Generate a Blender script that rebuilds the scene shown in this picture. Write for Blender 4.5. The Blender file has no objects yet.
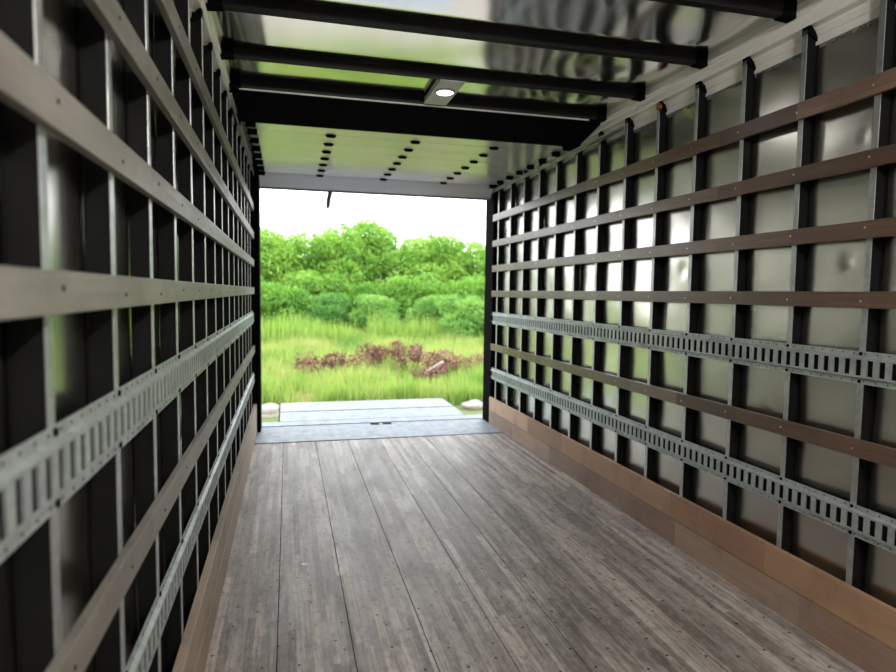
import bpy, bmesh, math, random
import numpy as np
from mathutils import Vector, Matrix

random.seed(7); rng = np.random.default_rng(11)
sc = bpy.context.scene
col = sc.collection

# ------------------------------------------------------------------ camera
cam_d = bpy.data.cameras.new('camera'); cam = bpy.data.objects.new('camera', cam_d); col.objects.link(cam)
Rv = Vector((0.96847678, -0.2487527, 0.01322199)); Uv = Vector((0.00462844, 0.07103833, 0.99746285)); Fv = Vector((0.24906084, 0.96595841, -0.06995031))
M = Matrix((( Rv.x, Uv.x, -Fv.x), (Rv.y, Uv.y, -Fv.y), (Rv.z, Uv.z, -Fv.z)))
cam.matrix_world = Matrix.Translation((0, 0, 1.45)) @ M.to_4x4()
cam_d.sensor_width = 36.0; cam_d.lens = 620.63 / 896 * 36.0
cam_d.clip_start = 0.02; cam_d.clip_end = 400
cam_d.dof.use_dof = True; cam_d.dof.focus_distance = 2.8
cam_d.dof.aperture_fstop = 2.3
sc.camera = cam

# ------------------------------------------------------------------ world, exposure
W = bpy.data.worlds.new('overcast_sky'); sc.world = W; W.use_nodes = True
wn = W.node_tree.nodes; wl = W.node_tree.links
bg = wn['Background']
tc = wn.new('ShaderNodeTexCoord'); sp = wn.new('ShaderNodeSeparateXYZ'); wl.new(tc.outputs['Generated'], sp.inputs[0])
cr = wn.new('ShaderNodeValToRGB'); wl.new(sp.outputs['Z'], cr.inputs[0])
cr.color_ramp.elements[0].position = 0.0; cr.color_ramp.elements[0].color = (0.98, 0.985, 1, 1)
cr.color_ramp.elements[1].position = 1.0; cr.color_ramp.elements[1].color = (0.86, 0.93, 1, 1)
wl.new(cr.outputs[0], bg.inputs['Color'])
bg.inputs['Strength'].default_value = 4.0
sc.view_settings.view_transform = 'Standard'; sc.view_settings.look = 'None'
sc.view_settings.exposure = 0.2; sc.view_settings.gamma = 1.0; sc.view_settings.use_curve_mapping = False
FILL_W = 115.0          # power of each unseen fill lamp added behind the camera

# ------------------------------------------------------------------ materials
class NT:
    def __init__(s, name):
        s.m = bpy.data.materials.new(name); s.m.use_nodes = True
        s.t = s.m.node_tree; s.n = s.t.nodes; s.l = s.t.links
        s.p = s.n['Principled BSDF']
    def node(s, typ, **kw):
        n = s.n.new('ShaderNode' + typ)
        for k, v in kw.items(): setattr(n, k, v)
        return n
    def link(s, a, b): s.l.new(a, b)
    def setin(s, n, name, v):
        if hasattr(v, 'is_linked') or isinstance(v, bpy.types.NodeSocket): s.l.new(v, n.inputs[name])
        else: n.inputs[name].default_value = v
    def math(s, op, a, b=0.0, c=0.0):
        n = s.n.new('ShaderNodeMath'); n.operation = op
        s.setin(n, 0, a); s.setin(n, 1, b)
        if op in ('MULTIPLY_ADD',): s.setin(n, 2, c)
        return n.outputs[0]
    def coords(s, scale=(1, 1, 1), loc=(0, 0, 0)):
        g = s.node('NewGeometry'); mp = s.node('Mapping'); s.link(g.outputs['Position'], mp.inputs[0])
        mp.inputs['Scale'].default_value = scale; mp.inputs['Location'].default_value = loc
        return mp.outputs[0]
    def ocoords(s, scale=(1, 1, 1)):
        g = s.node('TexCoord'); mp = s.node('Mapping'); s.link(g.outputs['Object'], mp.inputs[0])
        mp.inputs['Scale'].default_value = scale
        return mp.outputs[0]
    def noise(s, vec, scale=1.0, detail=3.0, rough=0.5, dist=0.0):
        n = s.node('TexNoise'); s.link(vec, n.inputs['Vector'])
        n.inputs['Scale'].default_value = scale; n.inputs['Detail'].default_value = detail
        n.inputs['Roughness'].default_value = rough; n.inputs['Distortion'].default_value = dist
        return n.outputs['Fac']
    def ramp(s, fac, stops):
        r = s.node('ValToRGB'); s.link(fac, r.inputs[0]); e = r.color_ramp.elements
        while len(e) < len(stops): e.new(0.5)
        for i, (p, c) in enumerate(stops): e[i].position = p; e[i].color = (*c, 1) if len(c) == 3 else c
        return r.outputs[0]
    def fr(s, v, lo, hi, a, b):
        n = s.node('MapRange'); s.link(v, n.inputs[0])
        for i, x in enumerate((lo, hi, a, b)): n.inputs[i + 1].default_value = x
        return n.outputs[0]
    def mix(s, fac, a, b, mode='MIX'):
        n = s.node('Mix', data_type='RGBA', blend_type=mode)
        s.setin(n, 0, fac)
        for i, v in ((6, a), (7, b)):
            if isinstance(v, tuple): n.inputs[i].default_value = (*v, 1)
            else: s.link(v, n.inputs[i])
        return n.outputs[2]
    def bump(s, h, strength, dist, normal=None):
        b = s.node('Bump'); s.link(h, b.inputs['Height']); b.inputs['Strength'].default_value = strength; b.inputs['Distance'].default_value = dist
        if normal is not None: s.link(normal, b.inputs['Normal'])
        return b.outputs[0]
    def out(s, color=None, rough=None, metal=None, normal=None, spec=None):
        for nm, v in (('Base Color', color), ('Roughness', rough), ('Metallic', metal), ('Normal', normal), ('Specular IOR Level', spec)):
            if v is None: continue
            if isinstance(v, tuple): s.p.inputs[nm].default_value = (*v, 1)
            elif isinstance(v, (int, float)): s.p.inputs[nm].default_value = v
            else: s.link(v, s.p.inputs[nm])
        return s.m

def mat_aluminium(name, base, rough, wave, wscale, dents=0.0, stretch=(1, 1, 1), metal=1.0):
    t = NT(name); v = t.coords(stretch)
    n1 = t.noise(v, wscale, 2.0, 0.45, 0.3)
    nr = t.noise(v, 3.0, 1.0, 0.5)
    v2 = t.coords((stretch[0], stretch[1], stretch[2] * 4))
    sm = t.noise(v2, 1.6, 2.0, 0.5, 0.3)
    c = t.mix(t.fr(sm, 0.1, 0.9, 0.0, 1.0), tuple(x * 0.8 for x in base), tuple(min(1, x * 1.1) for x in base))
    nrm = None
    return t.out(c, rough, metal, nrm)

def mat_galv(name, base, rough, metal=0.85):
    t = NT(name); v = t.coords()
    vo = t.node('TexVoronoi'); t.link(v, vo.inputs['Vector']); vo.inputs['Scale'].default_value = 70.0
    sv = t.node('SeparateColor'); t.link(vo.outputs['Color'], sv.inputs[0])
    n = t.noise(v, 9.0, 5.0, 0.65)
    c = t.mix(t.fr(sv.outputs[0], 0, 1, 0, 1), tuple(x * 0.8 for x in base), base)
    c = t.mix(t.fr(n, 0.45, 0.72, 0.0, 0.45), c, tuple(x * 0.45 for x in base))
    return t.out(c, t.fr(n, 0.3, 0.7, rough * 0.8, rough * 1.25), metal)

def mat_plain(name, base, rough, metal=0.0, spec=0.5, nz=0.15):
    t = NT(name); n = t.noise(t.coords(), 12.0, 4.0, 0.6)
    c = t.mix(t.fr(n, 0.35, 0.7, 0.0, 1.0), tuple(x * (1 - nz) for x in base), tuple(x * (1 + nz) for x in base))
    return t.out(c, rough, metal, None, spec)

def mat_wood(name, tones, long_ax='Y', cross_ax='Z', seg=0.55, crossw=0.2, grain=0.35, rough=0.5, spec=0.4, off=0.0, wear=0.0, wearc=(0.4, 0.36, 0.32)):
    t = NT(name); g = t.node('NewGeometry'); s = t.node('SeparateXYZ'); t.link(g.outputs['Position'], s.inputs[0])
    L = s.outputs[long_ax]; Cx = s.outputs[cross_ax]
    ci = t.math('FLOOR', t.math('MULTIPLY', t.math('ADD', Cx, off + 5.0), 1.0 / crossw))
    wn1 = t.node('TexWhiteNoise', noise_dimensions='1D'); t.link(ci, wn1.inputs['W'])
    li = t.math('FLOOR', t.math('ADD', t.math('MULTIPLY', L, 1.0 / seg), t.math('MULTIPLY', wn1.outputs[0], 7.0)))
    cb = t.node('CombineXYZ'); t.link(ci, cb.inputs[0]); t.link(li, cb.inputs[1]); cb.inputs[2].default_value = off
    wn2 = t.node('TexWhiteNoise', noise_dimensions='3D'); t.link(cb.outputs[0], wn2.inputs['Vector'])
    seg_c = t.ramp(wn2.outputs[0], [(i / (len(tones) - 1), c) for i, c in enumerate(tones)])
    cg = t.node('CombineXYZ'); t.link(t.math('MULTIPLY', L, 2.2), cg.inputs[0]); t.link(t.math('MULTIPLY', Cx, 70.0), cg.inputs[1]); t.link(t.math('MULTIPLY', wn2.outputs[0], 40.0), cg.inputs[2])
    gr = t.noise(cg.outputs[0], 1.0, 5.0, 0.62, 0.4)
    c = t.mix(t.fr(gr, 0.3, 0.75, grain, 0.0), seg_c, (0.03, 0.02, 0.015))
    bl = t.noise(t.coords(), 5.0, 4.0, 0.6)
    c = t.mix(t.fr(bl, 0.5, 0.75, 0.0, 0.35), c, (0.05, 0.035, 0.028))
    if wear:
        w = t.noise(t.coords((1, 0.35, 1)), 6.0, 6.0, 0.65)
        c = t.mix(t.fr(w, 0.42, 0.68, 0.0, wear), c, wearc)
    nrm = t.bump(gr, 0.35, 0.002)
    return t.out(c, t.fr(gr, 0.3, 0.7, rough * 0.85, rough * 1.15), 0.0, nrm, spec)

def mat_floor():
    t = NT('worn_hardwood_floor'); g = t.node('NewGeometry'); s = t.node('SeparateXYZ'); t.link(g.outputs['Position'], s.inputs[0])
    X, Y = s.outputs['X'], s.outputs['Y']
    ci = t.math('FLOOR', t.math('MULTIPLY', t.math('ADD', X, 3.0), 1 / 0.034))
    w1 = t.node('TexWhiteNoise', noise_dimensions='1D'); t.link(ci, w1.inputs['W'])
    li = t.math('FLOOR', t.math('ADD', t.math('MULTIPLY', Y, 0.8), t.math('MULTIPLY', w1.outputs[0], 9.0)))
    cb = t.node('CombineXYZ'); t.link(ci, cb.inputs[0]); t.link(li, cb.inputs[1])
    w2 = t.node('TexWhiteNoise', noise_dimensions='3D'); t.link(cb.outputs[0], w2.inputs['Vector'])
    c = t.ramp(w2.outputs[0], [(0.0, (0.19, 0.152, 0.13)), (0.3, (0.33, 0.28, 0.25)), (0.65, (0.41, 0.36, 0.325)), (0.88, (0.58, 0.52, 0.47)), (1.0, (0.50, 0.40, 0.335))])
    cg = t.node('CombineXYZ'); t.link(t.math('MULTIPLY', Y, 2.6), cg.inputs[0]); t.link(t.math('MULTIPLY', X, 85.0), cg.inputs[1])
    gr = t.noise(cg.outputs[0], 1.0, 6.0, 0.68, 0.3)
    c = t.mix(t.fr(gr, 0.33, 0.62, 0.55, 0.0), c, (0.045, 0.04, 0.038))
    w = t.noise(t.coords((1, 0.4, 1)), 5.0, 7.0, 0.68, 0.4)
    c = t.mix(t.fr(w, 0.48, 0.68, 0.0, 0.4), c, (0.50, 0.47, 0.45))
    w3 = t.noise(t.coords((1, 0.25, 1), (3, 1, 0)), 4.0, 5.0, 0.65, 0.5)
    c = t.mix(t.fr(w3, 0.5, 0.66, 0.0, 0.6), c, (0.09, 0.074, 0.066))
    gr2 = t.noise(t.coords((1, 0.5, 1)), 38.0, 4.0, 0.72)
    gr3 = t.noise(t.coords((1, 0.12, 1), (5, 2, 0)), 26.0, 5.0, 0.7)
    c = t.mix(t.fr(gr3, 0.52, 0.66, 0.0, 0.6), c, (0.07, 0.058, 0.052))
    c = t.mix(t.fr(gr3, 0.34, 0.44, 0.35, 0.0), c, (0.58, 0.54, 0.51))
    c = t.mix(t.fr(gr2, 0.5, 0.66, 0.0, 0.5), c, (0.07, 0.058, 0.053))
    c = t.mix(t.fr(gr2, 0.32, 0.44, 0.3, 0.0), c, (0.5, 0.47, 0.45))
    # nail heads and holes
    vo = t.node('TexVoronoi'); t.link(t.coords(), vo.inputs['Vector']); vo.inputs['Scale'].default_value = 6.4; vo.inputs['Randomness'].default_value = 0.7
    vo.voronoi_dimensions = '2D'
    dot = t.fr(vo.outputs['Distance'], 0.032, 0.048, 1.0, 0.0)
    pos = t.node('VectorMath', operation='DISTANCE'); t.link(g.outputs['Position'], pos.inputs[0]); pos.inputs[1].default_value = (0.076, 3.291, 0)
    c = t.mix(t.fr(t.math('ADD', pos.outputs['Value'], t.math('MULTIPLY', t.noise(t.coords(), 60.0, 2.0), 0.03)), 0.026, 0.034, 1.0, 0.0), c, (0.75, 0.74, 0.72))
    c = t.mix(dot, c, (0.012, 0.011, 0.01))
    vo2 = t.node('TexVoronoi'); t.link(t.coords((1, 1, 1), (7.3, 2.1, 0)), vo2.inputs['Vector']); vo2.inputs['Scale'].default_value = 9.0; vo2.voronoi_dimensions = '2D'
    dot2 = t.fr(vo2.outputs['Distance'], 0.012, 0.026, 0.8, 0.0)
    c = t.mix(dot2, c, (0.02, 0.018, 0.017))
    nrm = t.bump(gr, 0.5, 0.0015)
    nrm = t.bump(dot, 1.0, -0.002, nrm)
    return t.out(c, t.fr(w, 0.35, 0.7, 0.42, 0.6), 0.0, nrm, 0.35)

def mat_leaf(name, tones, scale=1.2, transl=0.35):
    t = NT(name); n = t.noise(t.coords(), scale, 5.0, 0.7)
    oi = t.node('ObjectInfo')
    f = t.math('ADD', n, t.math('MULTIPLY', t.math('SUBTRACT', oi.outputs['Random'], 0.5), 0.22))
    c = t.ramp(f, [(0.3 + 0.4 * i / (len(tones) - 1), x) for i, x in enumerate(tones)])
    t.out(c, 0.6, 0.0, None, 0.25)
    tr = t.node('BsdfTranslucent'); t.link(t.mix(1.0, c, (1.0, 1.0, 0.55), 'MULTIPLY'), tr.inputs[0])
    mx = t.node('MixShader'); mx.inputs[0].default_value = transl
    t.link(t.p.outputs[0], mx.inputs[1]); t.link(tr.outputs[0], mx.inputs[2])
    t.link(mx.outputs[0], t.n['Material Output'].inputs[0])
    return t.m

M_ = {}
M_['wall'] = mat_aluminium('wall_aluminium', (0.62, 0.605, 0.555), 0.26, 0.010, 2.0, 0.004)
M_['roof'] = mat_aluminium('roof_aluminium', (0.72, 0.71, 0.70), 0.12, 0.012, 3.0, 0.0, (1.6, 0.7, 1))
M_['rail'] = mat_aluminium('rail_aluminium', (0.88, 0.86, 0.80), 0.4, 0.004, 6.0, 0.0, (1, 0.3, 1), 0.15)
M_['post'] = mat_galv('galvanised_post', (0.50, 0.52, 0.52), 0.42)
M_['postw'] = mat_plain('shade_black_web', (0.005, 0.005, 0.005), 0.7, 0.0, 0.08)  # shade painted into the webs and feet; the steel is galvanised
M_['track'] = mat_galv('galvanised_track', (0.46, 0.50, 0.49), 0.55, 0.55)
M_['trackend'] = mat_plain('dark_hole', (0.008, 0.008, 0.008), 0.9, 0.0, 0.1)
M_['black'] = mat_plain('black_steel', (0.003, 0.003, 0.0035), 0.9, 0.0, 0.03)
M_['bow'] = mat_plain('roof_bow_steel', (0.010, 0.010, 0.010), 0.6, 0.0, 0.15)
M_['lip'] = mat_plain('bare_steel_edge', (0.42, 0.44, 0.44), 0.35, 0.8)
M_['doorskin'] = mat_aluminium('white_door_skin', (0.78, 0.78, 0.76), 0.22, 0.003, 3.0, 0.0, (0.5, 1, 1), 0.5)
M_['plate'] = mat_galv('diamond_plate', (0.215, 0.25, 0.285), 0.5, 0.2)
M_['lamp_plate'] = mat_plain('grey_lamp_plate', (0.62, 0.62, 0.57), 0.45, 0.1)
M_['screw'] = mat_plain('screw_metal', (0.6, 0.52, 0.42), 0.3, 0.8)
M_['red'] = mat_plain('red_lens', (0.22, 0.012, 0.008), 0.2)
M_['sub'] = mat_plain('subfloor', (0.01, 0.01, 0.01), 0.9)
M_['seal'] = mat_plain('grey_rubber_seal', (0.09, 0.09, 0.09), 0.7)
M_['strap'] = mat_plain('grey_webbing', (0.10, 0.105, 0.11), 0.8)
M_['caulk'] = mat_plain('grey_sealant', (0.16, 0.17, 0.14), 0.5)
M_['cable'] = mat_plain('pale_cable', (0.5, 0.5, 0.46), 0.5)
M_['floor'] = mat_floor()
M_['slatR'] = [mat_wood('brown_slat_wood_%d' % i, [(0.09, 0.048, 0.030), (0.15, 0.085, 0.056), (0.24, 0.15, 0.108)], off=0.37 * i, seg=0.5, crossw=0.5, rough=0.34, spec=0.6, grain=0.6) for i in range(3)]
M_['slatL'] = [mat_wood('glare_greyed_slat_wood_%d' % i, [(0.17, 0.155, 0.135), (0.22, 0.205, 0.18), (0.29, 0.27, 0.235)], off=0.53 * i, seg=1.2, crossw=0.5, rough=0.5, wear=0.3, grain=0.45) for i in range(2)]  # grey of grazing reflections put into the wood tone, blotchy wear over it
M_['kickU'] = mat_wood('tan_kick_board', [(0.28, 0.17, 0.105), (0.42, 0.26, 0.155), (0.52, 0.35, 0.22), (0.34, 0.19, 0.12)], seg=0.75, crossw=0.5, rough=0.5, grain=0.25)
M_['kickL'] = mat_wood('brown_kick_board', [(0.20, 0.125, 0.085), (0.29, 0.185, 0.13), (0.38, 0.255, 0.185)], seg=0.9, crossw=0.5, off=1.7, rough=0.5, wear=0.25)
M_['kickLeft'] = mat_wood('pale_kick_board', [(0.34, 0.27, 0.19), (0.38, 0.29, 0.215), (0.42, 0.32, 0.24)], seg=1.3, crossw=0.5, off=2.3, rough=0.55, grain=0.35)
e = NT('lit_lamp_lens'); e.p.inputs['Emission Color'].default_value = (1, 0.98, 0.94, 1); e.p.inputs['Emission Strength'].default_value = 4.0; e.out((0.9, 0.9, 0.9), 0.3); M_['lens'] = e.m

# ------------------------------------------------------------------ mesh helpers
def link(name, me, m, parent=None, loc=(0, 0, 0)):
    o = bpy.data.objects.new(name, me); col.objects.link(o)
    if m is not None:
        for x in (m if isinstance(m, list) else [m]): me.materials.append(x)
    if parent is not None: o.parent = parent
    o.location = loc
    return o

class MB:
    def __init__(s): s.v = []; s.f = []; s.mi = []
    def box(s, x0, x1, y0, y1, z0, z1, mi=0):
        b = len(s.v)
        s.v += [(x0, y0, z0), (x1, y0, z0), (x1, y1, z0), (x0, y1, z0), (x0, y0, z1), (x1, y0, z1), (x1, y1, z1), (x0, y1, z1)]
        s.f += [tuple(b + i for i in q) for q in ((0, 3, 2, 1), (4, 5, 6, 7), (0, 1, 5, 4), (1, 2, 6, 5), (2, 3, 7, 6), (3, 0, 4, 7))]
        s.mi += [mi] * 6
        return s
    def prism(s, prof, ax, a0, a1, mi=0):
        """extrude a closed 2-D profile along axis ax (0,1,2)"""
        b = len(s.v); n = len(prof)
        for a in (a0, a1):
            for (p, q) in prof:
                s.v.append({0: (a, p, q), 1: (p, a, q), 2: (p, q, a)}[ax])
        s.f.append(tuple(b + i for i in range(n))[::-1]); s.f.append(tuple(b + n + i for i in range(n)))
        for i in range(n): s.f.append((b + i, b + (i + 1) % n, b + n + (i + 1) % n, b + n + i))
        s.mi += [mi] * (n + 2); return s
    def cyl(s, c, r, h, ax=2, n=16, mi=0, r2=None):
        r2 = r if r2 is None else r2
        b = len(s.v)
        for k, rr in ((0, r), (1, r2)):
            for i in range(n):
                a = 2 * math.pi * i / n; u, w = rr * math.cos(a), rr * math.sin(a); d = (k * h)
                p = {0: (d, u, w), 1: (u, d, w), 2: (u, w, d)}[ax]
                s.v.append((c[0] + p[0], c[1] + p[1], c[2] + p[2]))
        s.f.append(tuple(b + i for i in range(n))[::-1]); s.f.append(tuple(b + n + i for i in range(n)))
        for i in range(n): s.f.append((b + i, b + (i + 1) % n, b + n + (i + 1) % n, b + n + i))
        s.mi += [mi] * (n + 2); return s
    def tube(s, pts, r, n=8, mi=0):
        pts = [Vector(p) for p in pts]; b = len(s.v)
        for i, p in enumerate(pts):
            d = (pts[min(i + 1, len(pts) - 1)] - pts[max(i - 1, 0)]).normalized()
            u = d.orthogonal().normalized() if i == 0 else (u - d * u.dot(d)).normalized()
            w = d.cross(u)
            rr = r[i] if isinstance(r, (list, tuple)) else r
            for k in range(n):
                a = 2 * math.pi * k / n; s.v.append(tuple(p + rr * (math.cos(a) * u + math.sin(a) * w)))
        for i in range(len(pts) - 1):
            for k in range(n):
                s.f.append((b + i * n + k, b + i * n + (k + 1) % n, b + (i + 1) * n + (k + 1) % n, b + (i + 1) * n + k)); s.mi.append(mi)
        s.f.append(tuple(b + k for k in range(n))[::-1]); s.f.append(tuple(b + (len(pts) - 1) * n + k for k in range(n))); s.mi += [mi] * 2
        return s
    def build(s, name, m, parent=None, bevel=0.0, loc=(0, 0, 0), smooth=False):
        me = bpy.data.meshes.new(name); me.from_pydata(s.v, [], s.f); 
        bm = bmesh.new(); bm.from_mesh(me)
        for f, k in zip(bm.faces, s.mi): f.material_index = k
        bmesh.ops.recalc_face_normals(bm, faces=bm.faces)
        if bevel:
            es = [e_ for e_ in bm.edges if len(e_.link_faces) == 2 and e_.calc_face_angle(0) > 0.6]
            bmesh.ops.bevel(bm, geom=es, offset=bevel, segments=2, affect='EDGES', profile=0.6)
        if smooth:
            for f in bm.faces: f.smooth = True
        bm.to_mesh(me); bm.free()
        return link(name, me, m, parent, loc)

def tag(o, label=None, cat=None, group=None, kind=None):
    if label: o['label'] = label
    if cat: o['category'] = cat
    if group: o['group'] = group
    if kind: o['kind'] = kind
    return o
def struct(o): o['kind'] = 'structure'; return o
def empty(name, loc, rz=0):
    o = bpy.data.objects.new(name, None); col.objects.link(o); o.location = loc; o.rotation_euler = (0, 0, rz); o.empty_display_size = 0.05
    return o
def kids(o): return [c for c in bpy.data.objects if c.parent == o]
def copy_tree(o, parent=None):
    c = o.copy(); col.objects.link(c); c.parent = parent
    for ch in kids(o): copy_tree(ch, c)
    return c
ORD = ['first', 'second', 'third', 'fourth', 'fifth', 'sixth', 'seventh', 'eighth', 'ninth', 'tenth', 'eleventh', 'twelfth', 'thirteenth', 'fourteenth', 'fifteenth', 'sixteenth', 'seventeenth', 'eighteenth', 'nineteenth', 'twentieth']

# ------------------------------------------------------------------ dimensions (metres, floor z = 0, y runs to the open rear)
XR, XL = 2.169, -0.326           # slat faces
PR, PL = 2.189, -0.346           # post faces
WR, WL = 2.239, -0.396           # wall skins
YB, YE = -2.2, 6.70              # front bulkhead, rear frame
ZR = 2.735                       # roof skin
# ------------------------------------------------------------------ shell
fl = MB()
seams = [-0.345, -0.05, 0.25, 0.555, 0.855, 1.125, 1.33, 1.64, 1.92, 2.195]
for a, b in zip(seams[:-1], seams[1:]):
    fl.box(a + 0.0016, b - 0.0016, YB, 6.04, -0.03, 0.0)
floor = struct(fl.build('floor', M_['floor'], None, 0.0012))
struct(MB().box(WL - 0.02, WR + 0.02, YB - 0.02, 6.78, -0.16, -0.031).build('floor_base', M_['sub']))
def wall_bulge(side, y, z):
    ph = 0.0 if side > 0 else 2.3
    d = 0.0030 * np.sin(y * 6.3 + 1.7 * np.sin(z * 3.1 + ph) + ph) * np.sin(z * 4.3 + 1.3 * np.sin(y * 1.9) + ph)
    d += 0.0022 * np.sin(z * 9.0 + 2.0 * np.sin(y * 2.7 + ph)) + 0.0008 * np.sin(z * 21 + 3 * np.sin(y * 3.1)) * np.sin(y * 11 + ph)
    d = d * (1.0 if side > 0 else 0.35)
    dents = [(1.925 + .17, 1.60, .030, .006), (2.05, 2.10, .016, .004), (1.99, 2.13, .010, .004), (1.97, 2.125, .010, .004), (2.75, 1.25, .03, .004), (3.2, 1.6, .04, .004), (2.5, 0.9, .03, .004), (3.9, 0.7, .04, .004)]
    for (yc, zc, r, a) in dents: d += a * np.exp(-((y - yc) ** 2 + (z - zc) ** 2) / (r * r))
    return d
def sheet_wall(nm, side, xi):
    ny, nz = 460, 150
    ys = np.concatenate([np.linspace(YB, 0.2, 40, endpoint=False), np.linspace(0.2, 6.78, ny - 40)]); zs = np.linspace(-0.03, ZR - 0.05, nz)
    Y, Z = np.meshgrid(ys, zs); X = xi + side * (0.003 + wall_bulge(side, Y, Z)); n = X.size
    v = np.concatenate([np.stack([X, Y, Z], -1).reshape(-1, 3), np.stack([np.full_like(X, xi + side * 0.03), Y, Z], -1).reshape(-1, 3)])
    q0 = (np.arange(nz - 1)[:, None] * ny + np.arange(ny - 1)[None]).reshape(-1)
    a = np.stack([q0, q0 + 1, q0 + ny + 1, q0 + ny], 1); b = a[:, ::-1]
    me = bpy.data.meshes.new(nm); me.from_pydata(v.tolist(), [], np.concatenate([b if side > 0 else a, (a if side > 0 else b) + n]).tolist())
    for p in me.polygons: p.use_smooth = True
    struct(link(nm, me, M_['wall']))
sheet_wall('wall_right', 1, WR); sheet_wall('wall_left', -1, WL)
struct(MB().box(WL - 0.02, WR + 0.02, YB - 0.02, YB, -0.03, ZR + 0.02).build('wall_front', M_['wall']))
def roof_z(x, y):
    u = (y - (4.17 - 9 * 0.60)) / 0.60; fr = u - np.floor(u)
    sag = 0.013 * np.minimum(fr / 0.85, (1 - fr) / 0.15) * np.where(y > 3.58, 0.25, 1.0) * np.clip((x - WL) / 0.3, 0, 1) * np.clip((WR - x) / 0.5, 0, 1)
    last = np.clip((y - 3.62) / 0.55, 0, 1) * np.clip((4.9 - y) / 0.3, 0, 1)
    wav = 0.006 * np.sin(x * 5.1 + 2.2 * y + 1.4 * np.sin(x * 2.3)) * np.sin(np.pi * fr) ** 2 + 0.004 * np.sin(x * 9.7 - 3.0 * y + 2 * np.sin(y * 4.0)) * np.sin(np.pi * fr) ** 2
    k = np.clip((x - 0.6) / 1.2, 0.15, 1)
    return ZR - sag - 0.0 * last + wav * k * (1 - 0.7 * last)
_xs = np.linspace(WL - 0.02, WR + 0.02, 110); _ys = np.linspace(YB - 0.02, 6.78, 340); _X, _Y = np.meshgrid(_xs, _ys); _Z = roof_z(_X, _Y)
_n = _X.size; _v = np.concatenate([np.stack([_X, _Y, _Z], -1).reshape(-1, 3), np.stack([_X, _Y, _Z + 0.02], -1).reshape(-1, 3)])
_i = (np.arange(339)[:, None] * 110 + np.arange(109)[None]).reshape(-1)
_q = np.stack([_i, _i + 110, _i + 111, _i + 1], 1); _q2 = np.stack([_i, _i + 1, _i + 111, _i + 110], 1) + _n
me = bpy.data.meshes.new('ceiling'); me.from_pydata(_v.tolist(), [], np.concatenate([_q, _q2]).tolist())
for p in me.polygons: p.use_smooth = True
struct(link('ceiling', me, M_['roof']))
# top rails: bright extrusion flush with the posts, a second band behind them, and the cove up to the roof
for n, (nm, s, xp, xw) in enumerate((('right', 1, PR, WR), ('left', -1, PL, WL))):
    f = lambda d: xp + s * d
    prof = [(f(0.002), 2.625), (f(-0.002), 2.630), (f(-0.002), 2.652), (f(0.003), 2.655), (f(0.003), 2.672), (f(-0.004), 2.676), (f(-0.004), 2.688), (f(-0.012), 2.692), (f(-0.012), 2.700),
            (f(-0.008), ZR), (xw, ZR), (xw, 2.545), (xw - s * 0.004, 2.545), (xw - s * 0.004, 2.58), (xw - s * 0.009, 2.583), (xw - s * 0.009, 2.605), (xw - s * 0.005, 2.61), (xw - s * 0.005, 2.625)]
    r = struct(MB().prism(prof, 1, YB, 6.78).build('trim_%d' % (n + 1), M_['rail']))
    # sealant smeared along the lower edge of the rail
    sb = MB(); y = YB
    while y < 6.6:
        w = random.uniform(0.012, 0.04)
        h = random.uniform(0.004, 0.022)
        sb.box(*(sorted((xw - s * 0.003, xw))), y, y + w, 2.545 - h, 2.5455); y += w * random.choice((0.95, 0.95, 1.0, 1.6))
    sb.build('sealant_bead', M_['caulk'], r)

# kick boards
kr = struct(MB().box(2.165, PR, YB, 6.52, 0.0, 0.147).build('baseboard_right', M_['kickL'], None, 0.003))
MB().box(2.165, PR, YB, 6.52, 0.151, 0.297).build('upper_board', M_['kickU'], kr, 0.003)['label'] = 'lighter tan upper board'
kl = struct(MB().box(PL, -0.314, YB, 6.52, 0.0, 0.147).build('baseboard_left', M_['kickLeft'], None, 0.003))
MB().box(PL, -0.314, YB, 6.52, 0.151, 0.297).build('upper_board', M_['kickLeft'], kl, 0.003)
def screws(xs, s, y_list, z, parent, r=0.005, name='screw'):
    for y in y_list:
        MB().cyl((xs if s < 0 else xs - 0.0015, y, z), r, 0.0015, 0, 10).build(name, M_['screw'], parent)

# ------------------------------------------------------------------ wall posts
def post_mesh(side):
    """hat-section post: pale face flange, webs blackened as shade, small feet; local origin at near edge of face, floor level"""
    s = 1 if side == 'right' else -1
    d = 0.049; w = 0.027; zt = 2.61
    face = MB().box(*sorted((0, s * 0.003)), 0, w, 0.0, zt)
    web = MB()
    web.box(*sorted((s * 0.003, s * d)), 0.0, 0.0025, 0.0, zt)
    web.box(*sorted((s * 0.003, s * d)), w - 0.0025, w, 0.0, zt)
    foot = MB()
    foot.box(*sorted((s * (d - 0.002), s * d)), -0.006, 0.0, 0.0, zt - 0.02)
    foot.box(*sorted((s * (d - 0.002), s * d)), w, w + 0.006, 0.0, zt - 0.02)
    cap = MB()
    cap.prism([(0, zt - 0.02), (0, zt + 0.014), (s * 0.012, zt + 0.014), (s * d, zt - 0.03), (s * d, zt - 0.05)], 1, -0.010, w + 0.003)
    return face, web, foot, cap
protos = {}
def place_posts(side, X, ys):
    for i, y in enumerate(ys):
        k = len(ys) - i      # ys run from the doorway inwards below
        if side not in protos:
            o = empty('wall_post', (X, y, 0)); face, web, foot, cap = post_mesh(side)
            face.build('face_flange', M_['post'], o, 0.0008); w_ = web.build('web', M_['postw'], o); w_['label'] = 'web of the post, darkened as shade'
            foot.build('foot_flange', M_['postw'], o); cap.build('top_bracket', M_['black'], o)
            protos[side] = o
        else:
            o = copy_tree(protos[side]); o.location = (X, y, 0)
        o['label'] = 'galvanised steel wall post with shade-darkened web, %s from the doorway on the %s wall' % (ORD[i], side)
        o['category'] = 'post'; o['group'] = 'steel posts along the %s wall' % side
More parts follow.
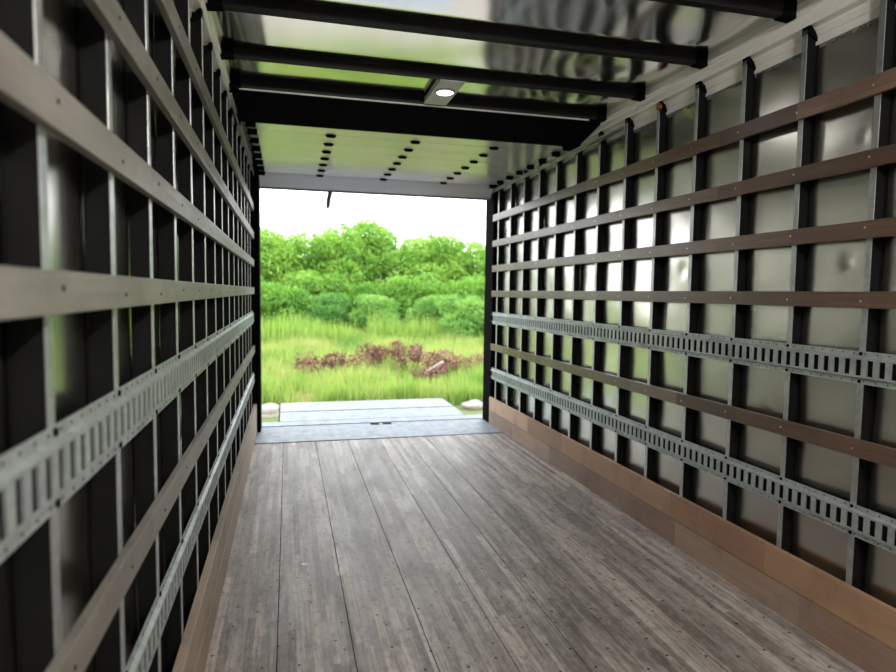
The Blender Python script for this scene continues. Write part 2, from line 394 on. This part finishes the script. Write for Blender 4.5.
ysR = [1.938 + 0.37 * k for k in range(-1, 13)][::-1]
ysL = [1.031 + 0.3690 * k for k in range(-1, 16)][::-1]
place_posts('right', PR, ysR); place_posts('left', PL, ysL)

# ------------------------------------------------------------------ wooden slats
SZ = [(2.227, 2.300), (1.952, 2.020), (1.681, 1.750), (1.410, 1.475), (0.822, 0.893)]
SN = ['topmost', 'second from the top', 'third from the top', 'fourth from the top, at eye level', 'lowest, running between the two slotted tracks']
for side in ('right', 'left'):
    xf, xp = (XR, PR) if side == 'right' else (XL, PL)
    for i, (z0, z1) in enumerate(SZ):
        me = MB().box(*sorted((xf, xp)), YB, 6.52, z0, z1)
        m = M_['slatR'][i % 3] if side == 'right' else M_['slatL'][i % 2]
        o = me.build('wooden_slat', m, None, 0.0025)
        tag(o, '%s wooden slat on the %s wall, %s' % ('brown' if side == 'right' else 'glare-greyed', side, SN[i]), 'slat', 'wooden slats on the %s wall' % side)
        ys = ysR if side == 'right' else ysL
        for q, y in enumerate(ys):
            yy = y + 0.016 + (0.0 if side == 'right' else 0.0)
            MB().cyl((xf - 0.001 if side == 'right' else xf - 0.0005, yy, (z0 + z1) / 2 + random.uniform(-0.008, 0.008)), 0.0045, 0.0015, 0, 10).build('screw', M_['screw'] if side == 'right' else M_['black'], o)

# ------------------------------------------------------------------ slotted steel tracks
def track(side, z0, z1, which):
    s = 1 if side == 'right' else -1
    xp = PR if side == 'right' else PL
    X = lambda d: xp - s * d        # d = distance out from the post face
    H = z1 - z0; fl_ = 0.021
    mb = MB()
    # cross section: flat flanges top and bottom, raised centre channel
    def sheet(pts, th=0.0022):
        a = [(X(d), z) for d, z in pts]; b = [(X(d + th), z) for d, z in pts][::-1]
        mb.prism(a + b, 1, YB, 6.52)
    sheet([(0.0, z1), (0.0, z1 - fl_)]); sheet([(0.0, z1 - fl_), (0.011, z1 - fl_ - 0.005)])
    sheet([(0.0, z0), (0.0, z0 + fl_)]); sheet([(0.0, z0 + fl_), (0.011, z0 + fl_ + 0.005)])
    zb, zt = z0 + fl_ + 0.005, z1 - fl_ - 0.005
    sl0, sl1 = zb + 0.008, zt - 0.008
    mb.box(*sorted((X(0.011), X(0.0135))), YB, 6.52, zb, sl0); mb.box(*sorted((X(0.011), X(0.0135))), YB, 6.52, sl1, zt)
    p = 0.0508; y = YB
    while y < 6.48:
        # rib between two slots, with lips that turn in
        mb.box(*sorted((X(0.011), X(0.0135))), y, y + 0.026, sl0 - 0.001, sl1 + 0.001)
        mb.box(*sorted((X(0.0095), X(0.0125))), y, y + 0.0022, sl0, sl1)
        mb.box(*sorted((X(0.0095), X(0.0125))), y + 0.0238, y + 0.026, sl0, sl1)
        y += p
    o = mb.build('cargo_track', M_['track'], None)
    tag(o, 'galvanised slotted steel cargo track, %s of the two on the %s wall' % (which, side), 'track', 'slotted steel tracks')
    MB().box(*sorted((X(0.0022), X(0.0035))), YB, 6.52, zb, zt).build('slot_shade_strip', M_['trackend'], o)['label'] = 'dark strip painted as the shade inside the slots'  # strip added dark to stand for shade inside the slots
    hb = MB(); y = YB + 0.02
    while y < 6.49:
        for zz in (z0 + 0.010, z1 - 0.010): hb.cyl((X(0.0024) if s < 0 else X(0.0024) - 0.0006, y, zz), 0.0032, 0.0006, 0, 8)
        y += p * 1.0
    h = hb.build('bolt_hole', M_['trackend'], o); h['kind'] = 'stuff'
    hb = MB()
    ys = ysR if side == 'right' else ysL
    for y in ys:
        for zz in (z0 + 0.010, z1 - 0.010):
            MB().cyl((X(0.0024) if s < 0 else X(0.0024) - 0.003, y + 0.016, zz), 0.007, 0.003, 0, 10).build('rivet', M_['black'], o)
for side in ('right', 'left'):
    track(side, 1.111, 1.241, 'upper'); track(side, 0.499, 0.628, 'lower')

# ------------------------------------------------------------------ roof bows
zb0, zb1 = 2.690, ZR
bow_y = [4.06] + [4.17 - 0.60 * k for k in range(1, 9)]
for i, y in enumerate(bow_y):
    mb = MB(); w = 0.045
    mb.box(PL + 0.045, PR - 0.05, y, y + 0.003, zb0, zb1)
    mb.box(PL + 0.045, PR - 0.05, y, y + w, zb0 - 0.003, zb0)
    mb.box(PL + 0.045, PR - 0.05, y + w - 0.003, y + w, zb0, zb1)
    o = mb.build('roof_bow', M_['bow'], None, 0.0008)
    tag(o, 'dark steel roof bow across the ceiling, %s counted forward from the raised door' % ORD[i], 'roof bow', 'roof bows under the ceiling')
    if i == 0: mb2 = MB().box(PL + 0.06, PR - 0.12, y + 0.045, y + 0.060, zb0 - 0.010, zb0 - 0.004).build('edge_strip', M_['rail'], o); mb2['label'] = 'thin steel strip coloured pale as a lit edge'  # pale colour stands for light catching the flange edge
    for s, x in ((1, PR - 0.05), (-1, PL + 0.045)):
        MB().prism([(x - s * 0.03, zb0 - 0.006), (x + s * 0.04, zb0 - 0.012), (x + s * 0.04, zb1), (x - s * 0.02, zb1)], 1, y - 0.006, y + w + 0.006).build('end_bracket', M_['black'], o)

# ------------------------------------------------------------------ dome lamp at the rear, unseen fill lamps added forward
def lamp(y0, y1, yl, label, power=2.5):
    o = empty('ceiling_light', (0.94, (y0 + y1) / 2, zb0 - 0.004)); L = o.location
    pl = MB().box(-0.075, 0.075, y0 - L.y, y1 - L.y, -0.004, 0.0).box(-0.075, -0.072, y0 - L.y, y1 - L.y, 0.0, 0.03).box(0.072, 0.075, y0 - L.y, y1 - L.y, 0.0, 0.03).build('mounting_plate', M_['lamp_plate'], o, 0.001)
    MB().cyl((0, yl - L.y, -0.012), 0.058, 0.008, 2, 40, r2=0.064).build('bezel', M_['lip'], o)
    MB().cyl((0, yl - L.y, -0.016), 0.042, 0.005, 2, 40, r2=0.054).build('lens', M_['lens'], o)
    far = y0 > 2; ld = bpy.data.lights.new('dome_light', 'AREA' if far else 'POINT')
    if far: ld.shape = 'DISK'; ld.size = 0.09
    else: ld.shadow_soft_size = 0.05  # the added fill lamps are point sources
    ld.energy = power; ld.color = (1, 0.97, 0.93)
    lo = bpy.data.objects.new('dome_light', ld); col.objects.link(lo); lo.parent = o; lo.location = (0, yl - L.y, -0.02 if far else -0.07)
    tag(o, label, 'ceiling light', 'dome lights on the roof bows')
lamp(3.60, 4.075, 3.80, 'round lit dome light on a grey plate between the two rearmost roof bows')
lamp(-0.60, -0.035, -0.35, 'unseen dome light added as interior fill above the middle of the floor', FILL_W)  # added out of view to brighten the near end
lamp(-1.8, -1.235, -1.55, 'unseen dome light added as interior fill near the front bulkhead', FILL_W)  # second unseen lamp, added as fill for the interior

# ------------------------------------------------------------------ header cover in front of the raised door
o = MB().prism([(4.125, 2.686), (4.125, 2.678), (4.50, 2.594), (4.53, 2.590), (4.53, 2.600), (4.50, 2.602)], 0, -0.31, 2.13).build('trim_3', M_['black'], None, 0.001); struct(o)
for x0, x1 in ((-0.345, -0.31), (2.13, 2.168)):
    MB().prism([(4.12, 2.70), (4.12, 2.66), (4.50, 2.575), (4.58, 2.575), (4.58, 2.72), (4.20, 2.72)], 0, x0, x1).build('bearing_bracket', M_['black'], o, 0.004)
MB().cyl((-0.30, 4.44, 2.682), 0.024, 2.42, 0, 20).build('spring_shaft', M_['black'], o)

# ------------------------------------------------------------------ raised roll-up door
door = empty('door_1', (0.93, 6.2, 2.418)); struct(door)
def DP(nm, mb, m, bev=0.0): 
    o = mb.build(nm, m, door, bev); o.location = (-0.93, -6.2, -2.418); return o
DX0, DX1 = -0.272, 2.150; ZD = 2.602; Y0d = 4.515
js = [4.777 + 0.2755 * k for k in range(7)]
edges = [Y0d] + js
for a, b in zip(edges[:-1], edges[1:]):
    DP('door_panel', MB().box(DX0, DX1, a + 0.0035, b - 0.0035, ZD, ZD + 0.018), M_['doorskin'], 0.002)
# last panel tips down into the curve of the track
ye, ze = 6.56, 2.480
yj = js[-1] + 0.002
dy, dz = ye - yj, ze - ZD; Ld = math.hypot(dy, dz); ny, nz_ = -dz / Ld * 0.018, dy / Ld * 0.018
DP('door_panel', MB().prism([(yj, ZD), (ye, ze), (ye + ny, ze + nz_), (yj + ny, ZD + nz_)], 0, DX0, DX1), M_['doorskin'], 0.0015)
DP('bottom_seal', MB().prism([(ye, ze - 0.008), (ye + 0.03, ze - 0.016), (ye + 0.036, ze + 0.016), (ye + 0.004, ze + 0.022)], 0, DX0, DX1), M_['seal'])
def hinge(x, y, z, tilt=0.0):
    mb = MB()
    prof = [(-0.036, -0.0), (-0.03, -0.006), (-0.012, -0.008), (-0.006, -0.017), (0.006, -0.017), (0.012, -0.008), (0.03, -0.006), (0.036, 0.0)]
    mb.prism(prof, 0, -0.016, 0.016)
    mb.prism([(0.040 * math.cos(a_ * math.pi / 8), 0.030 * math.sin(a_ * math.pi / 8)) for a_ in range(16)], 2, -0.005, 0.0)
    mb.cyl((-0.032, 0, -0.010), 0.007, 0.064, 0, 10)
    for sx in (-0.014, 0.014):
        for sy in (-0.024, 0.024): mb.cyl((sx, sy, -0.012), 0.005, 0.006, 2, 6)
    o = mb.build('hinge', M_['black'], door, 0.0); o.location = (x - 0.93, y - 6.2, z - 2.418); o.rotation_euler = (tilt, 0, 0)
for x in (0.313, 0.951, 1.588):
    for y in js: hinge(x, y, ZD)
    
for s, x in ((-1, DX0), (1, DX1)):
    for y in [Y0d + 0.05] + js[:-1] + [6.41]:
        mb = MB(); zz = 0.0
        mb.prism([(-0.034, 0), (-0.028, -0.007), (-0.012, -0.010), (-0.010, -0.034), (0.010, -0.034), (0.012, -0.010), (0.028, -0.007), (0.034, 0)], 0, *sorted((-s * 0.06, 0.0)))
        mb.cyl((-0.06 if s > 0 else -0.015, 0, -0.026), 0.006, 0.075, 0, 8)
        o = mb.build('roller_bracket', M_['black'], door); o.location = (x - 0.93, y - 6.2, ZD + zz - 2.418)
# faint access slots and a scratch on the last panel, pull strap
DP('pull_strap', MB().prism([(0.405, 2.485), (0.450, 2.485), (0.445, 2.44), (0.431, 2.395), (0.421, 2.312), (0.403, 2.298), (0.382, 2.304), (0.386, 2.385), (0.397, 2.435)], 1, 6.596, 6.600), M_['strap'])

# guide tracks
for n, (s, x) in enumerate(((1, 2.158), (-1, -0.322))):
    zc = 2.545 if s > 0 else 2.578
    path = [(3.78 if s > 0 else 3.95, zc + 0.01), (6.52, zc + 0.01)]
    mb = MB()
    for (a, b) in zip(path[:-1], path[1:]):
        d = Vector((0, b[0] - a[0], b[1] - a[1])).normalized(); nrm = Vector((0, -d.z, d.y))
        for (o1, o2, x0, x1) in ((-0.020, -0.016, -0.005, 0.006), (0.014, 0.017, -0.005, 0.006), (-0.020, 0.017, 0.004 * s, 0.006 * s)):
            pr_ = [(a[0] + nrm.y * o1, a[1] + nrm.z * o1), (b[0] + nrm.y * o1, b[1] + nrm.z * o1), (b[0] + nrm.y * o2, b[1] + nrm.z * o2), (a[0] + nrm.y * o2, a[1] + nrm.z * o2)]
            mb.prism(pr_, 0, x + min(x0, x1), x + max(x0, x1), 0)
    o = mb.build('door_track', [M_['lip'], M_['black']], None)
    tag(o, 'thin curved steel guide rail of the roll-up door along the %s wall' % ('right' if s > 0 else 'left'), 'door track', 'guide rails of the roll-up door')

# ------------------------------------------------------------------ rear frame
struct(MB().box(2.178, 2.30, 6.52, 6.80, -0.10, 2.75).build('trim_4', M_['black'], None, 0.004))
struct(MB().box(-0.43, -0.278, 6.52, 6.80, -0.10, 2.75).build('trim_5', M_['black'], None, 0.004))
struct(MB().box(-0.43, 2.30, 6.66, 6.80, 2.53, 2.76).build('trim_6', M_['black'], None, 0.004))
# ------------------------------------------------------------------ sill plate and liftgate
def tread(mb, x0, x1, y0, y1, z, pitch=0.045):
    """raised diamond lugs"""
    k = 0; y = y0 + 0.03
    while y < y1 - 0.02:
        x = x0 + 0.03 + (k % 2) * pitch / 2; q = k
        while x < x1 - 0.03:
            s = 1 if (q % 2) else -1; q += 1
            a, b = 0.013, 0.0035
            c, d = 0.707, 0.707 * s
            b0 = len(mb.v)
            for (u, v, h) in ((-a, 0, 0), (0, -b, 0), (a, 0, 0), (0, b, 0), (0, 0, 0.0016)):
                mb.v.append((x + c * u - d * v, y + d * u + c * v, z + h))
            for t in range(4): mb.f.append((b0 + t, b0 + (t + 1) % 4, b0 + 4)); mb.mi.append(0)
            x += pitch
        y += pitch / 2; k += 1
sp_ = MB().box(-0.312, 2.163, 6.035, 6.765, -0.029, 0.003); tread(sp_, -0.312, 2.163, 6.035, 6.765, 0.003)
sill = struct(sp_.build('trim_7', M_['plate'], None))
MB().box(-0.278, 2.163, 6.757, 6.768, -0.01, 0.007).build('edge_strip', M_['black'], sill)
MB().box(-0.312, 2.163, 6.028, 6.036, -0.01, 0.0045).build('edge_strip', M_['black'], sill)
for x in (0.865, 1.00): MB().box(x, x + 0.095, 6.66, 6.755, -0.02, 0.0065).build('hinge_slot', M_['trackend'], sill)
b_ = MB().box(-0.30, 2.30, 6.80, 7.07, -0.10, -0.012); tread(b_, -0.30, 2.30, 6.80, 7.07, -0.012)
tag(b_.build('rear_bumper', M_['plate'], None), 'pale galvanised step plate just outside the door sill', 'bumper')
lg = empty('liftgate', (0.98, 7.09, -0.012))
def LG(nm, mb, m): o = mb.build(nm, m, lg); o.location = (-0.98, -7.09, 0.012); return o
a_ = MB().box(-0.10, 2.04, 7.085, 7.62, -0.05, -0.012); tread(a_, -0.10, 2.04, 7.085, 7.62, -0.012); LG('platform', a_, M_['plate'])
a_ = MB().box(-0.10, 2.04, 7.635, 8.23, -0.05, -0.006); tread(a_, -0.10, 2.04, 7.635, 8.23, -0.006); LG('fold_out_flap', a_, M_['plate'])
LG('side_rail', MB().box(-0.112, -0.10, 7.085, 8.23, -0.10, -0.008), M_['black']); LG('side_rail', MB().box(2.04, 2.052, 7.085, 8.23, -0.10, -0.008), M_['plate'])
LG('lift_arm', MB().box(0.1, 0.2, 6.82, 7.9, -0.30, -0.06).box(0.1, 0.2, 6.82, 6.95, -0.55, -0.2), M_['black'])
LG('lift_arm', MB().box(1.75, 1.85, 6.82, 7.9, -0.30, -0.06).box(1.75, 1.85, 6.82, 6.95, -0.55, -0.2), M_['black'])
tag(lg, 'pale blue grey diamond plate liftgate platform lowered level behind the truck', 'liftgate')

# ------------------------------------------------------------------ red marker lamp with its wire
yr = min(ysR, key=lambda v: abs(v - 3.38))
red = empty('marker_light', (PR - 0.004, yr - 0.012, 2.585))
MB().cyl((-0.016, 0, 0), 0.017, 0.016, 0, 20, r2=0.022).build('lens', M_['red'], red)
MB().cyl((0.0, 0, 0), 0.024, 0.006, 0, 20).build('base', M_['black'], red)
pts = []
for i in range(14):
    u = i / 13; pts.append((-0.004 - 0.02 * math.sin(u * 3.1), 0.0 + 0.27 * u, 0.018 + 0.045 * math.sin(u * 2.6) + 0.012 * math.sin(u * 9)))
MB().tube(pts, 0.0025, 6).build('wire', M_['cable'], red)
tag(red, 'small red marker light with a pale wire at the top of a right wall post', 'marker light')

# ------------------------------------------------------------------ outdoors
GZ = -1.10
def ground_h(x, y):
    y = np.asarray(y, float); x = np.asarray(x, float)
    return GZ + np.clip((y - 27) / 25, 0, 1.5) ** 1.3 * 2.2 + 0.05 * np.sin(x * 0.9) * np.cos(y * 0.7) * np.clip((y - 9) / 3, 0, 1)
def grid(name, x0, x1, nx, y0, y1, ny, zf, m, off=0.0):
    xs = np.linspace(x0, x1, nx); ys = np.linspace(y0, y1, ny); X, Y = np.meshgrid(xs, ys); Z = zf(X, Y) + off
    v = np.stack([X, Y, Z], -1).reshape(-1, 3); f = []
    for j in range(ny - 1):
        for i in range(nx - 1): f.append((j * nx + i, j * nx + i + 1, (j + 1) * nx + i + 1, (j + 1) * nx + i))
    me = bpy.data.meshes.new(name); me.from_pydata(v.tolist(), [], f)
    for p in me.polygons: p.use_smooth = True
    return link(name, me, m)
t = NT('meadow_soil'); n = t.noise(t.coords(), 0.5, 6.0, 0.65); n2 = t.noise(t.coords(), 9.0, 5.0, 0.7)
gs = t.node('NewGeometry'); ss = t.node('SeparateXYZ'); t.link(gs.outputs['Position'], ss.inputs[0])
gc = t.mix(t.fr(n, 0.4, 0.62, 0, 1), (0.07, 0.13, 0.02), (0.14, 0.15, 0.04))
grav = t.mix(t.fr(n2, 0.35, 0.7, 0, 1), (0.16, 0.13, 0.10), (0.38, 0.35, 0.31))
edge = t.math('ADD', ss.outputs['Y'], t.math('MULTIPLY', n, 4.0))
M_['soil'] = t.out(t.mix(t.fr(edge, 13.0, 14.2, 0, 1), grav, gc), 0.9)
struct(grid('ground', -60, 80, 90, -12, 110, 90, ground_h, M_['soil']))

def blades(name, n, xr, yr_, h, w, m, lean=0.25, patch=None, seedy=0):
    r = np.random.default_rng(seedy)
    # denser close to the truck
    y = yr_[0] + (yr_[1] - yr_[0]) * r.random(n) ** 1.6; x = xr[0] + (xr[1] - xr[0]) * r.random(n)
    if patch is not None:
        k = patch(x, y, r); x, y = x[k], y[k]
    n = len(x)
    z = ground_h(x, y) - 0.02
    clump = 0.45 + 0.65 * np.sin(x * 1.7 + 1.3 * np.sin(y * 1.1)) * np.sin(y * 1.3 + np.sin(x * 0.8))
    H = h * (0.45 + 0.55 * r.random(n)) * (0.65 + 0.45 * clump); a = r.random(n) * 2 * np.pi; ww = w * (0.6 + 0.8 * r.random(n)) * (0.7 + y / 30)
    la = r.random(n) * 2 * np.pi; ln = lean * H * r.random(n)
    ca, sa = np.cos(a) * ww / 2, np.sin(a) * ww / 2
    P = np.zeros((n, 5, 3))
    mx, my = x + np.cos(la) * ln * 0.3, y + np.sin(la) * ln * 0.3
    P[:, 0] = np.stack([x - ca, y - sa, z], 1); P[:, 1] = np.stack([x + ca, y + sa, z], 1)
    P[:, 2] = np.stack([mx + ca * .8, my + sa * .8, z + H * 0.55], 1); P[:, 3] = np.stack([mx - ca * .8, my - sa * .8, z + H * 0.55], 1)
    P[:, 4] = np.stack([x + np.cos(la) * ln, y + np.sin(la) * ln, z + H], 1)
    me = bpy.data.meshes.new(name); me.vertices.add(5 * n); me.vertices.foreach_set('co', P.reshape(-1).astype(np.float32))
    b = (np.arange(n) * 5)[:, None]
    q = (b + np.array([[0, 1, 2, 3]])); tr = (b + np.array([[3, 2, 4]]))
    loops = np.concatenate([q, tr], 1).reshape(-1)
    me.loops.add(7 * n); me.loops.foreach_set('vertex_index', loops.astype(np.int32))
    st = np.stack([np.arange(n) * 7, np.arange(n) * 7 + 4], 1).reshape(-1)
    me.polygons.add(2 * n); me.polygons.foreach_set('loop_start', st.astype(np.int32))
    me.update(calc_edges=True); me.validate()
    return link(name, me, m)
M_['grass'] = mat_leaf('meadow_grass', [(0.10, 0.24, 0.05), (0.27, 0.40, 0.10), (0.42, 0.48, 0.16), (0.58, 0.50, 0.28)], 0.55, 0.4)
M_['reed'] = mat_leaf('reed_green', [(0.17, 0.33, 0.06), (0.28, 0.43, 0.09), (0.40, 0.50, 0.14)], 0.8, 0.35)
M_['leafA'] = mat_leaf('tree_leaf', [(0.12, 0.30, 0.055), (0.25, 0.46, 0.085), (0.40, 0.60, 0.13)], 1.0, 0.35)
M_['leafB'] = mat_leaf('dark_shrub_leaf', [(0.09, 0.26, 0.07), (0.18, 0.38, 0.09), (0.30, 0.50, 0.12)], 1.0, 0.3)
M_['bark'] = mat_plain('bark', (0.06, 0.045, 0.03), 0.9)
M_['dead'] = mat_leaf('dry_red_leaf', [(0.12, 0.045, 0.05), (0.22, 0.085, 0.08), (0.34, 0.22, 0.16)], 3.0, 0.2)
M_['stone'] = mat_plain('pale_stone', (0.30, 0.26, 0.23), 0.9)

tag(blades('meadow_grass', 120000, (-9, 22), (13.4, 31), 0.80, 0.017, M_['grass'], 0.35), 'tall yellow green meadow grass filling the field behind the truck', 'grass', kind='stuff')
tag(blades('leafy_weeds', 9000, (-6, 12), (13.4, 15.6), 0.95, 0.03, M_['reed'], 0.3, lambda x, y, r: (np.sin(x * 4.1 + 1.0) * np.sin(y * 3.1) + 0.8 * r.random(len(x))) > 0.55, 13), 'clumps of taller bright green weeds at the near edge of the meadow', 'weeds', kind='stuff')
M_['dry'] = mat_leaf('dry_grass', [(0.42, 0.36, 0.18), (0.52, 0.44, 0.26), (0.6, 0.5, 0.34)], 1.5, 0.3)
tag(blades('dry_grass', 14000, (-7, 18), (15, 27), 0.85, 0.014, M_['dry'], 0.3, lambda x, y, r: (np.sin(x * 0.9 + 0.6) * np.sin(y * 0.8 + x * .3) + 0.7 * r.random(len(x))) > 0.62, 9), 'beige dry grass stalks scattered through the green meadow', 'grass', kind='stuff')
def reedpatch(x, y, r):
    c = ((x + 0.2) / 3.2) ** 2 + ((y - 29.5) / 2.0) ** 2; d = ((x - 5.6) / 1.9) ** 2 + ((y - 29.5) / 1.2) ** 2
    return (np.minimum(c, d) < 1 + 0.2 * r.random(len(x)))
tag(blades('tall_reeds', 22000, (-8, 14), (24, 31), 1.55, 0.03, M_['reed'], 0.12, reedpatch, 5), 'tall upright pale green reeds in front of the bushes', 'reeds', kind='stuff')

def leaf_cloud(name, lobes, per, size, m, parent, seed):
    r = np.random.default_rng(seed); Ps = []
    for (cx, cy, cz, rx, ry, rz) in lobes:
        n = int(per * (rx * rz))
        u = r.normal(size=(n, 3)); u /= np.linalg.norm(u, axis=1)[:, None]
        rad = (0.62 + 0.42 * r.random(n) ** 0.6)[:, None] * (1 + 0.16 * np.sin(u[:, :1] * 7 + cx) * np.cos(u[:, 2:] * 6 + cz))
        c = np.array([cx, cy, cz]) + u * rad * np.array([rx, ry, rz])
        # leaf axes: outward, drooping
        ax = u + r.normal(scale=0.6, size=(n, 3)); ax[:, 2] -= 0.25; ax /= np.linalg.norm(ax, axis=1)[:, None]
        nr = r.normal(size=(n, 3)) * 0.7 + np.array([0, 0, 1.0]); bx = np.cross(ax, nr); bx /= np.linalg.norm(bx, axis=1)[:, None]
        L = (size * (0.6 + 0.8 * r.random(n)))[:, None]; w = L * 0.24
        Ps.append(np.stack([c, c + ax * L * .45 + bx * w, c + ax * L, c + ax * L * .45 - bx * w], 1))
    P = np.concatenate(Ps); n = len(P)
    me = bpy.data.meshes.new(name); me.vertices.add(4 * n); me.vertices.foreach_set('co', P.reshape(-1).astype(np.float32))
    me.loops.add(4 * n); me.loops.foreach_set('vertex_index', np.arange(4 * n, dtype=np.int32))
    me.polygons.add(n); me.polygons.foreach_set('loop_start', (np.arange(n) * 4).astype(np.int32))
    me.update(calc_edges=True)
    return link(name, me, m, parent)
def make_bush(name, seed, H, Wd, nl, m, leaf=0.24, per=900):
    r = random.Random(seed); root = empty(name, (0, 0, 0)); lobes = []; st = MB()
    for i in range(nl):
        a = r.uniform(0, 6.283); rr = Wd * 0.42 * math.sqrt(r.random()); hz = r.uniform(0.22, 0.86)
        rr *= 1.15 - 0.6 * hz
        rx = Wd * r.uniform(0.13, 0.22); lobes.append((rr * math.cos(a), rr * math.sin(a), H * hz, rx, rx, rx * r.uniform(0.55, 0.8)))
    lobes.append((0, 0, H * 0.4, Wd * 0.36, Wd * 0.33, H * 0.34)); 
    leaf_cloud('foliage', lobes, per, leaf, m, root, seed)
    for l in lobes[:8]:
        p0 = (l[0] * 0.1, l[1] * 0.1, -0.2); p1 = (l[0] * 0.4, l[1] * 0.4, l[2] * 0.5); st.tube([p0, p1, l[:3]], [0.07, 0.045, 0.012], 6)
    st.build('stem', M_['bark'], root)
    return root
kinds = {
 'tree': [make_bush('tree', 21 + i, 5.4, 5.2, 20, M_['leafA'], 0.19, 1500) for i in range(3)],
 'shrub': [make_bush('shrub', 41 + i, 3.0, 3.8, 15, M_['leafA'], 0.16, 2000) for i in range(2)] ,
 'dark': [make_bush('shrub', 61 + i, 2.6, 3.6, 15, M_['leafB'], 0.15, 2200) for i in range(2)]}
used = set()
def plant(kind, idx, x, y, sc_, rz, label, group, cat):
    src = kinds[kind][idx % len(kinds[kind])]
    if src.name in used: o = copy_tree(src)
    else: o = src; used.add(src.name)
    o.location = (x, y, float(ground_h(x, y)) - 0.05); o.scale = (sc_, sc_, sc_); o.rotation_euler = (0, 0, rz)
    tag(o, label, cat, group)
i = 0
for x in np.arange(-12, 27, 2.9):
    plant('tree', i, x + random.uniform(-.5, .5), 40 + random.uniform(-1.5, 2), random.uniform(1.02, 1.13), random.uniform(0, 6.28), 'tall bright green tree in the thicket against the white sky', 'trees at the back of the thicket', 'tree'); i += 1
for x in np.arange(-9, 22, 2.6):
    plant('shrub', i, x + random.uniform(-.5, .5), 35.2 + random.uniform(-1, 1), random.uniform(0.95, 1.2), random.uniform(0, 6.28), 'rounded light green shrub in the middle of the thicket', 'shrubs in the middle of the thicket', 'shrub'); i += 1
for x, y, s in ((4.6, 32.6, .8), (6.9, 31.8, .8), (8.4, 29.6, .9), (10.6, 29.2, 1.0), (11.9, 31.5, .95), (13.6, 32, 1.0), (16.3, 32, 1.0), (-6, 32, .9), (-3.2, 33, .75), (1.9, 33.2, .8)):
    plant('dark', i, x, y, s, random.uniform(0, 6.28), 'low dark green shrub at the front of the thicket', 'low shrubs at the front of the thicket', 'shrub'); i += 1

# heap of dry reddish plants and pale debris in the meadow
def dry(x, y, w, h, seed, label):
    root = empty('dry_plant', (x, y, float(ground_h(x, y)))); r = random.Random(seed); st = MB(); lobes = []
    for i in range(9):
        a = r.uniform(0, 6.28); q = w * 0.5 * math.sqrt(r.random()); top = (q * math.cos(a), q * math.sin(a) * 0.6, h * r.uniform(0.55, 1.0))
        st.tube([(top[0] * 0.3, top[1] * 0.3, 0), (top[0] * 0.7, top[1] * 0.7, top[2] * 0.6), top], [0.012, 0.009, 0.004], 5); lobes.append((*top, w * 0.19, w * 0.16, h * 0.20))
    st.build('stem', M_['bark'], root); leaf_cloud('foliage', lobes, 4200, 0.08, M_['dead'], root, seed)
    tag(root, label, 'dry plant', 'dry reddish plants in the meadow')
for k, (x, y, w, h, lb) in enumerate(((1.15, 17.0, 1.5, .75, 'wide dry reddish plant at the left end of the reddish patch'), (2.35, 17.6, 1.1, .85, 'upright dry reddish plant left of centre in the reddish patch'),
        (3.3, 17.0, .9, .98, 'tallest dry reddish plant in the middle of the reddish patch'), (4.2, 16.8, 1.5, .78, 'broad dark red dry plant right of centre in the reddish patch'),
        (3.6, 15.6, .8, .62, 'low dry reddish plant nearest the liftgate'), (5.6, 17.6, 1.2, .7, 'small dry reddish plant at the right end of the reddish patch'))):
    dry(x, y, w, h, 90 + k, lb)
def rock(x, y, s, seed, label):
    bm = bmesh.new(); bmesh.ops.create_icosphere(bm, subdivisions=3, radius=1.0); r = random.Random(seed); ph = [r.uniform(0, 6) for _ in range(4)]
    for v in bm.verts:
        k = 1 + 0.18 * math.sin(v.co.x * 3 + ph[0]) + 0.15 * math.sin(v.co.y * 4 + ph[1]) + 0.1 * math.sin(v.co.z * 6 + ph[2])
        v.co = Vector((v.co.x * s[0] * k, v.co.y * s[1] * k, v.co.z * s[2] * k))
    me = bpy.data.meshes.new('rock'); bm.to_mesh(me); bm.free()
    o = link('rock', me, M_['stone'], None, (x, y, float(ground_h(x, y)) + s[2] * 0.4)); tag(o, label, 'rock')
rock(-0.42, 13.0, (.27, .24, .15), 1, 'pale rock beside the left doorpost'); rock(3.9, 12.9, (.22, .2, .14), 2, 'pale rock beside the right doorpost')
b_ = MB().box(-0.33, 0.33, -0.04, 0.04, -0.03, 0.03).build('timber_offcut', M_['stone'], None, 0.006, (3.75, 16.0, -0.55)); b_.rotation_euler = (0.1, -0.45, 0.3)
tag(b_, 'pale length of timber leaning among the dry reddish plants', 'timber')
